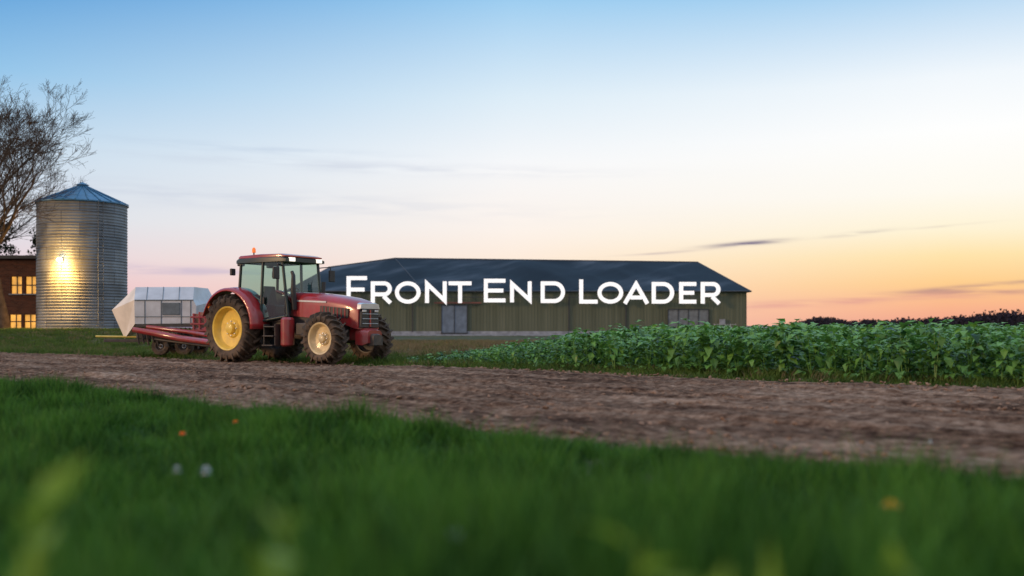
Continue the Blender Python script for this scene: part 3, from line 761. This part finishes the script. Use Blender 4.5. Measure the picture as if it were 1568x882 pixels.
# ------------------------------------------------------------------ tractor
tr = empty('red_tractor', (-7.5, 29.35, .03), math.radians(-34))
m_red = mat('tractor_red_mat', (.32, .008, .016), .28, var=.2, scale=3, coat=.5, dust=.35)
m_blk = mat('tractor_black_mat', (.018, .018, .02), .5, var=.3, scale=6, dust=.2)
m_blk2 = mat('tractor_engine_mat', (.03, .03, .032), .55, var=.5, scale=9, metal=.3, dust=.5)
m_tire = mat('tire_mat', (.05, .040, .032), .9, var=.55, scale=7, bump=.5, bscale=30, spec=.15, dust=.55)
m_rimy = mat('rim_yellow_lamplit_mat', (.90, .60, .09), .45, var=.15, scale=4, coat=.2, dust=.18)  # yellow-cream paint, deepened to carry warm lamp light in the colour
m_rimc = mat('rim_cream_mat', (.82, .64, .34), .45, var=.15, scale=4, coat=.2, dust=.25)
m_sil = mat('tractor_silver_mat', (.5, .52, .55), .3, metal=.5, var=.1)
m_grn = mat('tractor_cab_frame_mat', (.02, .035, .032), .4, var=.2)
m_gls, ntg, b = new_mat('cab_glass_mat')
t_ = ntg.nodes.new('ShaderNodeBsdfTransparent'); t_.inputs[0].default_value = (.62, .80, .72, 1)
g_ = ntg.nodes.new('ShaderNodeBsdfGlossy'); g_.inputs['Roughness'].default_value = .03
fr_ = ntg.nodes.new('ShaderNodeFresnel'); fr_.inputs[0].default_value = 1.7
mx_ = ntg.nodes.new('ShaderNodeMixShader'); ntg.links.new(fr_.outputs[0], mx_.inputs[0]); ntg.links.new(t_.outputs[0], mx_.inputs[1]); ntg.links.new(g_.outputs[0], mx_.inputs[2])
ntg.links.new(mx_.outputs[0], ntg.nodes['Material Output'].inputs[0])
m_org = mat('beacon_mat', (.9, .2, .02), .3, emis=(1, .2, .03), es=.5)
m_lite = mat('headlight_mat', (.8, .8, .8), .2, emis=(1, .9, .7), es=1.0)
def wheel(nm, x, y, R, Wt, rr, side, mrim, parent, nl=22, tread=True):
    wz = R
    c_ = (x, y, wz)
    h = Wt/2
    lathe(nm+'_tire', [(-h*.80, rr), (-h*.95, rr+(R-rr)*.25), (-h*1.0, rr+(R-rr)*.55), (-h*.92, R-.10), (-h*.6, R-.075), (0, R-.065), (h*.6, R-.075), (h*.92, R-.10), (h*1.0, rr+(R-rr)*.55), (h*.95, rr+(R-rr)*.25), (h*.80, rr)], m_tire, parent, 'Y', 64, c_, sharp=60)
    if tread:
        V = []; F = []
        for sgn in (-1, 1):
            for k in range(nl):
                a0 = 2*math.pi*(k+(.5 if sgn > 0 else 0))/nl
                st = [(-.02, R-.09, R+.02, 0), (.45, R-.09, R+.02, .09), (.90, R-.13, R-.0, .17), (1.07, R-.22, R-.05, .20)]
                dt = .036*22/nl; b0 = len(V)
                for (wf, ri, ro, da) in st:
                    for (rad, e) in ((ri, -dt), (ro, -dt*.7), (ro, dt*.7), (ri, dt)):
                        a = a0+da+e; V.append((x+rad*math.cos(a), y+sgn*wf*h, wz+rad*math.sin(a)))
                for i in range(3):
                    for q in range(4): F.append((b0+i*4+q, b0+i*4+(q+1) % 4, b0+(i+1)*4+(q+1) % 4, b0+(i+1)*4+q))
                F.append((b0, b0+1, b0+2, b0+3)); F.append((b0+12, b0+13, b0+14, b0+15))
        mesh_obj(nm+'_lugs', V, F, m_tire, parent, recalc=True)
    s = side
    lathe(nm+'_rim', [(s*h*.80, rr+.02), (s*h*.86, rr+.005), (s*h*.78, rr-.03), (s*h*.35, rr-.06), (s*h*.15, rr-.10), (s*h*.05, rr*.45), (s*h*.25, rr*.38), (s*h*.28, .001)], mrim, parent, 'Y', 48, c_, sharp=30)
    lathe(nm+'_rim_back', [(-s*h*.80, rr+.02), (-s*h*.78, rr-.03), (-s*h*.1, rr-.08), (s*h*.0, .001)], m_blk, parent, 'Y', 32, c_)
    lathe(nm+'_hub', [(s*h*.25, rr*.26), (s*h*.60, rr*.24), (s*h*.66, rr*.18), (s*h*.68, .001)], mrim, parent, 'Y', 24, c_)
    for k in range(8):
        a = 2*math.pi*k/8; cc = (x+rr*.33*math.cos(a), y, wz+rr*.33*math.sin(a))
        lathe(nm+'_bolt', [(s*h*.24, .022), (s*h*.36, .022), (s*h*.37, .001)], m_sil, parent, 'Y', 6, cc, smooth=False)
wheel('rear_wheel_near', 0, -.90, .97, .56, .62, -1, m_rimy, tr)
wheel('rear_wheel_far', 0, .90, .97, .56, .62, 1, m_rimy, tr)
wheel('front_wheel_near', 3.6, -.88, .70, .46, .42, -1, m_rimc, tr, 20)
wheel('front_wheel_far', 3.6, .92, .70, .46, .42, 1, m_rimc, tr, 20)
tube('rear_axle', [(0, -.75, .95), (0, .75, .95)], .14, m_blk2, tr)
tube('front_axle', [(3.6, -.72, .66), (3.6, .72, .66)], .10, m_blk2, tr)
box('transmission', (.9, 0, .95), (2.4, .5, .55), m_blk2, tr, bev=.05)
box('engine_block', (2.85, 0, 1.0), (2.1, .52, .6), m_blk2, tr, bev=.05)
box('front_support', (3.75, 0, .82), (1.1, .46, .35), m_red, tr, bev=.05)
for i in range(5): tube('engine_pipe', [(2.1+i*.28, -.30, .85), (2.2+i*.28, -.36, 1.2), (2.35+i*.25, -.30, 1.35)], .03, m_blk2, tr, 8)
def loft(name, secs, m, parent, npt=20, ex=3.2, cap=True):
    V = []; F = []
    for (x, wb, wt, zb, zt_) in secs:
        ring = [(x, -wb, zb)]
        for k in range(npt+1):
            t = math.pi*k/npt; cx_ = -math.cos(t); sz = math.sin(t)
            yy = math.copysign(abs(cx_)**(2/ex), cx_)*wt; zq = abs(sz)**(2/ex)
            ring.append((x, yy, zt_-.5*(zt_-zb)+.5*(zt_-zb)*zq))
        ring.append((x, wb, zb)); V += ring
    q = npt+3
    for i in range(len(secs)-1):
        for k in range(q-1): F.append((i*q+k, i*q+k+1, (i+1)*q+k+1, (i+1)*q+k))
        F.append((i*q+q-1, i*q, (i+1)*q, (i+1)*q+q-1))
    if cap: F.append(tuple(range(q))); F.append(tuple(range((len(secs)-1)*q, len(secs)*q))[::-1])
    return mesh_obj(name, V, F, m, parent, smooth=True, sharp=40, recalc=True)
loft('hood', [(1.9, .46, .46, 1.32, 2.0), (2.6, .46, .46, 1.27, 1.97), (3.3, .46, .46, 1.19, 1.90), (3.9, .45, .45, 1.08, 1.81), (4.22, .44, .43, .98, 1.73), (4.36, .42, .40, .95, 1.66)], m_red, tr)
loft('grille', [(4.34, .38, .36, .98, 1.52), (4.42, .36, .34, 1.0, 1.50)], m_blk, tr, 12, 5)
loft('grille_crown', [(4.32, .40, .39, 1.48, 1.665), (4.43, .38, .36, 1.50, 1.64)], m_sil, tr, 12, 5)
for i in range(3): box('grille_bar', (4.43, 0, 1.10+i*.13), (.03, .62, .016), m_sil, tr, bev=.005)
box('grille_bar_v', (4.43, 0, 1.24), (.025, .05, .46), m_red, tr, bev=.005)
for s in (-1, 1):
    box('headlight', (4.437, s*.24, 1.44), (.02, .15, .06), m_sil, tr)
    box('hood_side_vent', (3.55, s*.467, 1.42), (1.05, .02, .26), m_blk, tr, rot=(0, math.radians(5), 0), bev=.008)
    for i in range(7): box('vent_slat', (3.12+i*.14, s*.482, 1.42-(i-3)*.012), (.03, .012, .24), m_red, tr, bev=.004)
    box('hood_stripe', (2.6, s*.468, 1.72), (1.3, .012, .045), m_sil, tr, rot=(0, math.radians(2.5), 0), bev=.003)
    box('side_panel', (2.35, s*.40, 1.22), (.75, .04, .42), m_blk, tr, bev=.01)
loft('front_bumper', [(4.22, .36, .36, .54, 1.0), (4.45, .34, .34, .52, .98), (4.60, .28, .28, .58, .92)], m_red, tr, 12, 4)
loft('bumper_block', [(4.5, .20, .20, .5, .86), (4.72, .18, .18, .52, .80)], m_blk2, tr, 10, 4)
for s in (-1, 1):
    V = []; F = []
    for k in range(21):
        a = math.radians(-2+k*8.2); R_ = 1.08+.03*math.sin(a)
        for yy, rr in ((s*.56, R_+.02), (s*.80, R_+.03), (s*1.12, R_), (s*1.17, R_-.07)): V.append((0+rr*math.cos(a), yy, .99+rr*math.sin(a)))
    for k in range(20):
        for q in range(3): F.append((4*k+q, 4*k+q+1, 4*k+q+5, 4*k+q+4))
    o = mesh_obj('rear_fender', V, F, m_red, tr, smooth=True, sharp=60); o.modifiers.new('s', 'SOLIDIFY').thickness = .035
    V = [(0, s*.57, .97)]; F = []
    for k in range(21):
        a = math.radians(-2+k*8.2); V.append((1.07*math.cos(a), s*.57, .97+1.07*math.sin(a)))
    for k in range(20): F.append((0, k+1, k+2))
    mesh_obj('fender_inner', V, F, m_blk, tr)
    box('tail_light', (-.94, s*.95, 1.62), (.05, .2, .12), m_org, tr)
zb_, zt_ = 1.30, 2.86
for s in (-1, 1):
    pil = {'rear': [(.02, s*.74, 1.55), (.10, s*.70, zt_)], 'mid': [(1.02, s*.80, 1.15), (1.05, s*.73, zt_)], 'front': [(1.98, s*.66, 1.30), (1.78, s*.68, zt_)]}
    for k_, v_ in pil.items(): tube('pillar_'+k_, v_, .042, m_grn, tr, 8)
    tube('door_sill', [(1.02, s*.80, 1.17), (1.98, s*.68, 1.32)], .04, m_grn, tr, 8)
    tube('rear_sill', [(.02, s*.74, 1.62), (.55, s*.77, 1.98), (1.02, s*.78, 1.75)], .035, m_grn, tr, 8)
    mesh_obj('side_glass_rear', [(.04, s*.735, 1.62), (.55, s*.765, 1.98), (1.02, s*.78, 1.75), (1.05, s*.73, zt_), (.10, s*.70, zt_)], [(0, 1, 2, 3, 4)], m_gls, tr)
    mesh_obj('door_glass', [(1.03, s*.795, 1.2), (1.97, s*.67, 1.33), (1.78, s*.68, zt_), (1.06, s*.73, zt_)], [(0, 1, 2, 3)], m_gls, tr)
    box('door_handle', (1.16, s*.81, 1.75), (.05, .05, .2), m_blk, tr)
    tube('mirror_arm', [(1.80, s*.70, 2.72), (1.95, s*1.02, 2.76), (1.95, s*1.05, 2.45)], .018, m_blk, tr, 6)
    box('mirror', (1.95, s*1.08, 2.50), (.06, .22, .34), m_blk, tr, bev=.03)
    box('work_light_front', (1.98, s*.52, 2.90), (.08, .2, .11), m_lite, tr)
    box('work_light_rear', (-.08, s*.55, 2.84), (.12, .2, .13), m_blk, tr, bev=.03)
    box('tail_arm', (-.15, s*.80, 2.6), (.08, .16, .2), m_blk, tr, bev=.03)
    tube('handrail', [(1.98, s*.78, 1.25), (2.0, s*.80, 1.9), (1.93, s*.74, 2.1)], .016, m_blk, tr, 6)
mesh_obj('windscreen', [(1.99, -.65, 1.33), (1.99, .65, 1.33), (1.79, .67, zt_), (1.79, -.67, zt_)], [(0, 1, 2, 3)], m_gls, tr)
mesh_obj('rear_glass', [(.02, -.72, 1.6), (.02, .72, 1.6), (.09, .69, zt_), (.09, -.69, zt_)], [(0, 1, 2, 3)], m_gls, tr)
tube('wiper', [(2.0, .1, 1.5), (1.93, .3, 2.3)], .012, m_blk, tr, 5)
def rslab(name, x0, x1, yh, z0, z1, m, inset=.05):
    return loft(name, [(x0, yh-inset, yh-inset, z0, z1-.04), (x0+.12, yh, yh, z0, z1), ((x0+x1)/2, yh, yh, z0, z1+.02), (x1-.18, yh, yh, z0, z1), (x1, yh-inset, yh-inset, z0, z1-.05)], m, tr, 16, 5)
rslab('roof_lower', -.05, 1.98, .80, 2.84, 2.99, m_grn)
rslab('roof_top', .0, 1.92, .76, 2.98, 3.07, m_red)
box('cab_floor', (1.15, 0, 1.22), (1.65, 1.3, .14), m_blk, tr, bev=.03)
box('cab_lower', (1.6, 0, 1.08), (.75, 1.15, .35), m_blk, tr, bev=.05)
box('cab_rear_wall', (.05, 0, 1.38), (.1, 1.1, .5), m_blk, tr)
box('dash', (1.75, 0, 1.55), (.25, .45, .5), m_blk, tr, bev=.06)
box('seat_base', (.72, 0, 1.5), (.5, .5, .3), m_blk, tr, bev=.06); box('seat_back', (.5, 0, 1.9), (.14, .44, .6), m_blk, tr, rot=(0, math.radians(-8), 0), bev=.06)
tube('steering_column', [(1.65, 0, 1.6), (1.45, 0, 2.0)], .03, m_blk, tr, 8)
o = lathe('steering_wheel', [(-.012, .17), (.012, .17), (.012, .20), (-.012, .20), (-.012, .17)], m_blk, tr, n=28); o.location = (1.45, 0, 2.02); o.rotation_euler = (0, math.radians(-35), 0)
for s in (-1, 1):
    for i in range(3): box('step', (1.55, s*(.86+.03*i), 1.02-i*.26), (.42, .26, .035), m_blk, tr)
    for xx in (1.33, 1.77): box('step_side', (xx, s*.86, .78), (.03, .2, .62), m_blk, tr)
    lathe('fuel_tank', [(.48, .001), (.48, .15), (.52, .19), (1.22, .19), (1.28, .14), (1.28, .001)], m_red, tr, n=28, c=(2.02 if s < 0 else 1.9, s*.72, 0))
    box('battery_box', (2.45, s*.5, .95), (.4, .3, .35), m_blk, tr, bev=.04)
tube('exhaust', [(2.08, -.5, 1.5), (2.08, -.56, 2.0), (2.08, -.56, 2.45), (2.02, -.56, 2.56)], [.07, .075, .055, .045], m_blk, tr, 14)
tube('air_intake', [(2.15, .5, 1.6), (2.15, .55, 2.3)], .06, m_blk, tr, 12)
lathe('beacon', [(3.16, .001), (3.16, .055), (3.27, .05), (3.31, .02), (3.31, .001)], m_org, tr, n=16, c=(.35, -.45, 0))
tube('beacon_stem', [(.35, -.45, 3.02), (.35, -.45, 3.17)], .02, m_blk, tr, 8)
box('hitch_frame', (-.75, 0, .75), (.5, .6, .45), m_blk2, tr, bev=.05)
for s in (-1, 1): tube('lift_arm', [(-.2, s*.3, .75), (-1.2, s*.38, .55)], .045, m_red, tr, 8); tube('lift_link', [(-.35, s*.32, 1.35), (-1.0, s*.38, .6)], .03, m_blk, tr, 8)

# ------------------------------------------------------------------ towed wagon
wg = empty('white_farm_wagon', (-11.9, 33.0, .03), math.radians(-4))
m_wh = mat('wagon_white_mat', (.46, .50, .54), .5, var=.16, scale=2, coat=.1, dust=.25)
m_cr = mat('wagon_cream_lit_mat', (.74, .66, .55), .5, var=.12, scale=2)  # cream of the nose: warm light from the left put into the colour
m_wd = mat('wagon_dark_mat', (.10, .13, .15), .4, var=.3)
m_yel = mat('yellow_bar_mat', (.45, .36, .06), .5, var=.2)
xa, xb = -.62, 1.44
V = [(xa, 0, 1.12), (xb, 0, 1.14), (xb+.03, 0, 1.72), (xb-.08, 0, 1.92), (xa-.02, 0, 1.92),
     (xa-.18, .45, 2.36), (xb-.22, .45, 2.36),
     (xa-.18, 1.7, 2.36), (xb-.22, 1.7, 2.36),
     (xb, 1.9, 1.14), (xb-.05, 1.9, 1.92), (xa, 1.9, 1.12),
     (xa-1.25, .95, 1.60), (xa-.70, .75, .62), (xa-.70, 1.7, .8), (xa-1.25, 1.6, 1.6)]
F = [(0, 1, 2, 3, 4), (4, 3, 6, 5), (5, 6, 8, 7), (3, 2, 10), (3, 10, 8, 6), (1, 9, 10, 2), (8, 10, 9, 11, 7), (0, 11, 9, 1)]
mesh_obj('body', V[:12], F, m_wh, wg)
mesh_obj('nose', V, [(4, 5, 12), (4, 12, 13, 0), (5, 7, 15, 12), (12, 15, 14, 13), (7, 11, 14, 15), (0, 13, 14, 11)], m_cr, wg)
box('window', (.62, -.02, 1.62), (.60, .03, .40), m_wd, wg)
for xx in (-.28, .28, .96, 1.28): box('panel_seam', (xx, -.008, 1.5), (.022, .02, .78), m_wd, wg, bev=.004)
for xx in (-.2, .35, .9): tube('roof_seam', [(xx-.02, -.005, 1.92), (xx-.18, .44, 2.365)], .010, m_wd, wg, 5)
box('seam_h', (.38, -.012, 1.91), (2.0, .02, .03), m_wd, wg, bev=.004)
box('seam_h2', (.41, -.012, 1.36), (2.04, .016, .02), m_wd, wg, bev=.004)
box('skirt', (.41, .05, 1.07), (2.02, .1, .1), m_blk, wg)
box('chassis', (.45, .9, .72), (2.3, 1.3, .2), m_blk, wg, bev=.03)
tube('axle', [(.4, .1, .42), (.4, 1.8, .42)], .06, m_blk, wg)
wheel('wheel_a', .15, .3, .38, .24, .17, -1, m_blk2, wg, 18, False); wheel('wheel_b', .95, .3, .38, .24, .17, -1, m_blk2, wg, 18, False)
wheel('wheel_c', .15, 1.6, .38, .24, .17, 1, m_blk2, wg, 18, False); wheel('wheel_d', .95, 1.6, .38, .24, .17, 1, m_blk2, wg, 18, False)
for i in range(14): tube('under_pipe', [(-.6+i*.15, .1, .99), (-.55+i*.17, .15, .45+.15*math.sin(i*3))], .03, m_blk2, wg, 6)
tube('drawbar', [(-.55, -.25, .93), (.3, -.35, .80), (1.2, -.6, .64), (3.0, -2.2, .52)], [.09, .11, .11, .09], m_red, wg)
tube('drawbar_upper', [(-.2, .0, 1.02), (1.3, -.3, .86), (3.1, -1.8, .66)], .07, m_red, wg)
tube('drawbar_brace', [(.2, -.3, .62), (1.5, -.5, .46), (3.0, -2.2, .40)], .045, m_blk, wg)
for xx, zz_ in ((1.55, 1.15), (1.75, 1.2), (1.95, 1.1)): box('red_rack', (xx, -.2, zz_), (.06, .5, .62), m_red, wg, bev=.01)
for zq in (.9, 1.12, 1.34): box('red_rack_rail', (1.77, -.45, zq), (.62, .06, .06), m_red, wg, bev=.01)
box('red_gearbox', (1.75, -.2, .85), (.5, .4, .3), m_red, wg, bev=.05)
tube('yellow_bar', [(-2.45, 1.0, .70), (-.5, .5, .68)], .035, m_yel, wg)  # thin yellow bar running left from under the nose
box('drag_frame', (-1.2, .7, .56), (1.6, .12, .1), m_blk, wg)

# ------------------------------------------------------------------ wild flowers & weeds
m_yf = mat('dandelion_mat', (.9, .5, .01), .6); m_of = mat('orange_flower_mat', (.9, .25, .02), .6); m_wf = mat('clover_mat', (.42, .46, .45), .6)
def flower(name, x, y, h, r_, m, kind=0):
    z0_ = float(H(x, y)); f = empty(name, (x, y, z0_))
    tube('stem', [(0, 0, 0), (.01, .005, h*.6), (0, 0, h)], .0022, m_weed, f, 5)
    V = []; F = []; rr = random.Random(int(abs(x)*999))
    for ring in range(4):
        for k in range(16):
            a = 6.28*k/16+ring*.2; el = math.radians([5, 25, 48, 75][ring]+rr.uniform(-6, 6)); l_ = r_*[1, .92, .85, .7][ring]
            if kind: el = math.radians([-40, 0, 40, 75][ring])
            d = Vector((math.cos(a)*math.cos(el), math.sin(a)*math.cos(el), math.sin(el))); sd_ = Vector((-math.sin(a), math.cos(a), 0))*r_*.13
            b0 = len(V); V += [Vector((0, 0, h)), Vector((0, 0, h))+d*l_*.7+sd_, Vector((0, 0, h))+d*l_, Vector((0, 0, h))+d*l_*.7-sd_]; F.append((b0, b0+1, b0+2, b0+3))
    mesh_obj('petals', V, F, m, f)
flower('dandelion', 1.25, 3.28, .18, .036, m_yf)
flower('orange_flower', -2.45, 7.4, .22, .036, m_of)
flower('orange_flower', -2.25, 8.1, .24, .032, m_of)
for (x_, y_, r_) in ((-1.66, 5.4, .040), (-1.85, 5.5, .034), (-.11, 2.75, .020), (-.13, 2.25, .018), (2.9, 6.9, .02)):
    flower('clover_flower', x_, y_, .20, r_, m_wf, 1)
m_bw = leaf_mat('weed_leaf_mat', (.04, .12, .015), (.24, .36, .04), rough=.5, transl=.4)
def weed(x, y, h, ls, seed, nlf=9):
    r = random.Random(seed); V = []; F = []
    v, f = tube_geo([(0, 0, -.05), (.01, .01, h*.5), (.02, 0, h*.9)], [.004, .003, .002], 5, False); V += v; F += f
    for i in range(nlf):
        t = .3+.65*i/nlf; a = r.uniform(0, 6.28); el = r.uniform(.4, 1.3)
        add_leaf(V, F, Vector((.01, 0, h*t)), Vector((math.cos(a)*math.cos(el), math.sin(a)*math.cos(el), math.sin(el))), ls*r.uniform(.7, 1.1), Vector((r.uniform(-1, 1), r.uniform(-1, 1), .6)), r, .45)
    o = mesh_obj('broadleaf_weed', V, F, m_bw); o.location = (x, y, float(H(x, y)))
weed(-.66, 1.35, .44, .10, 1, 8); weed(-.58, 1.15, .38, .09, 2, 7); weed(-.33, 1.40, .40, .11, 3, 7)
weed(.17, 1.45, .36, .10, 4, 6); weed(.32, 1.35, .30, .11, 5, 6); weed(.24, 1.3, .30, .10, 6, 6); weed(.62, 1.6, .28, .1, 7, 6)
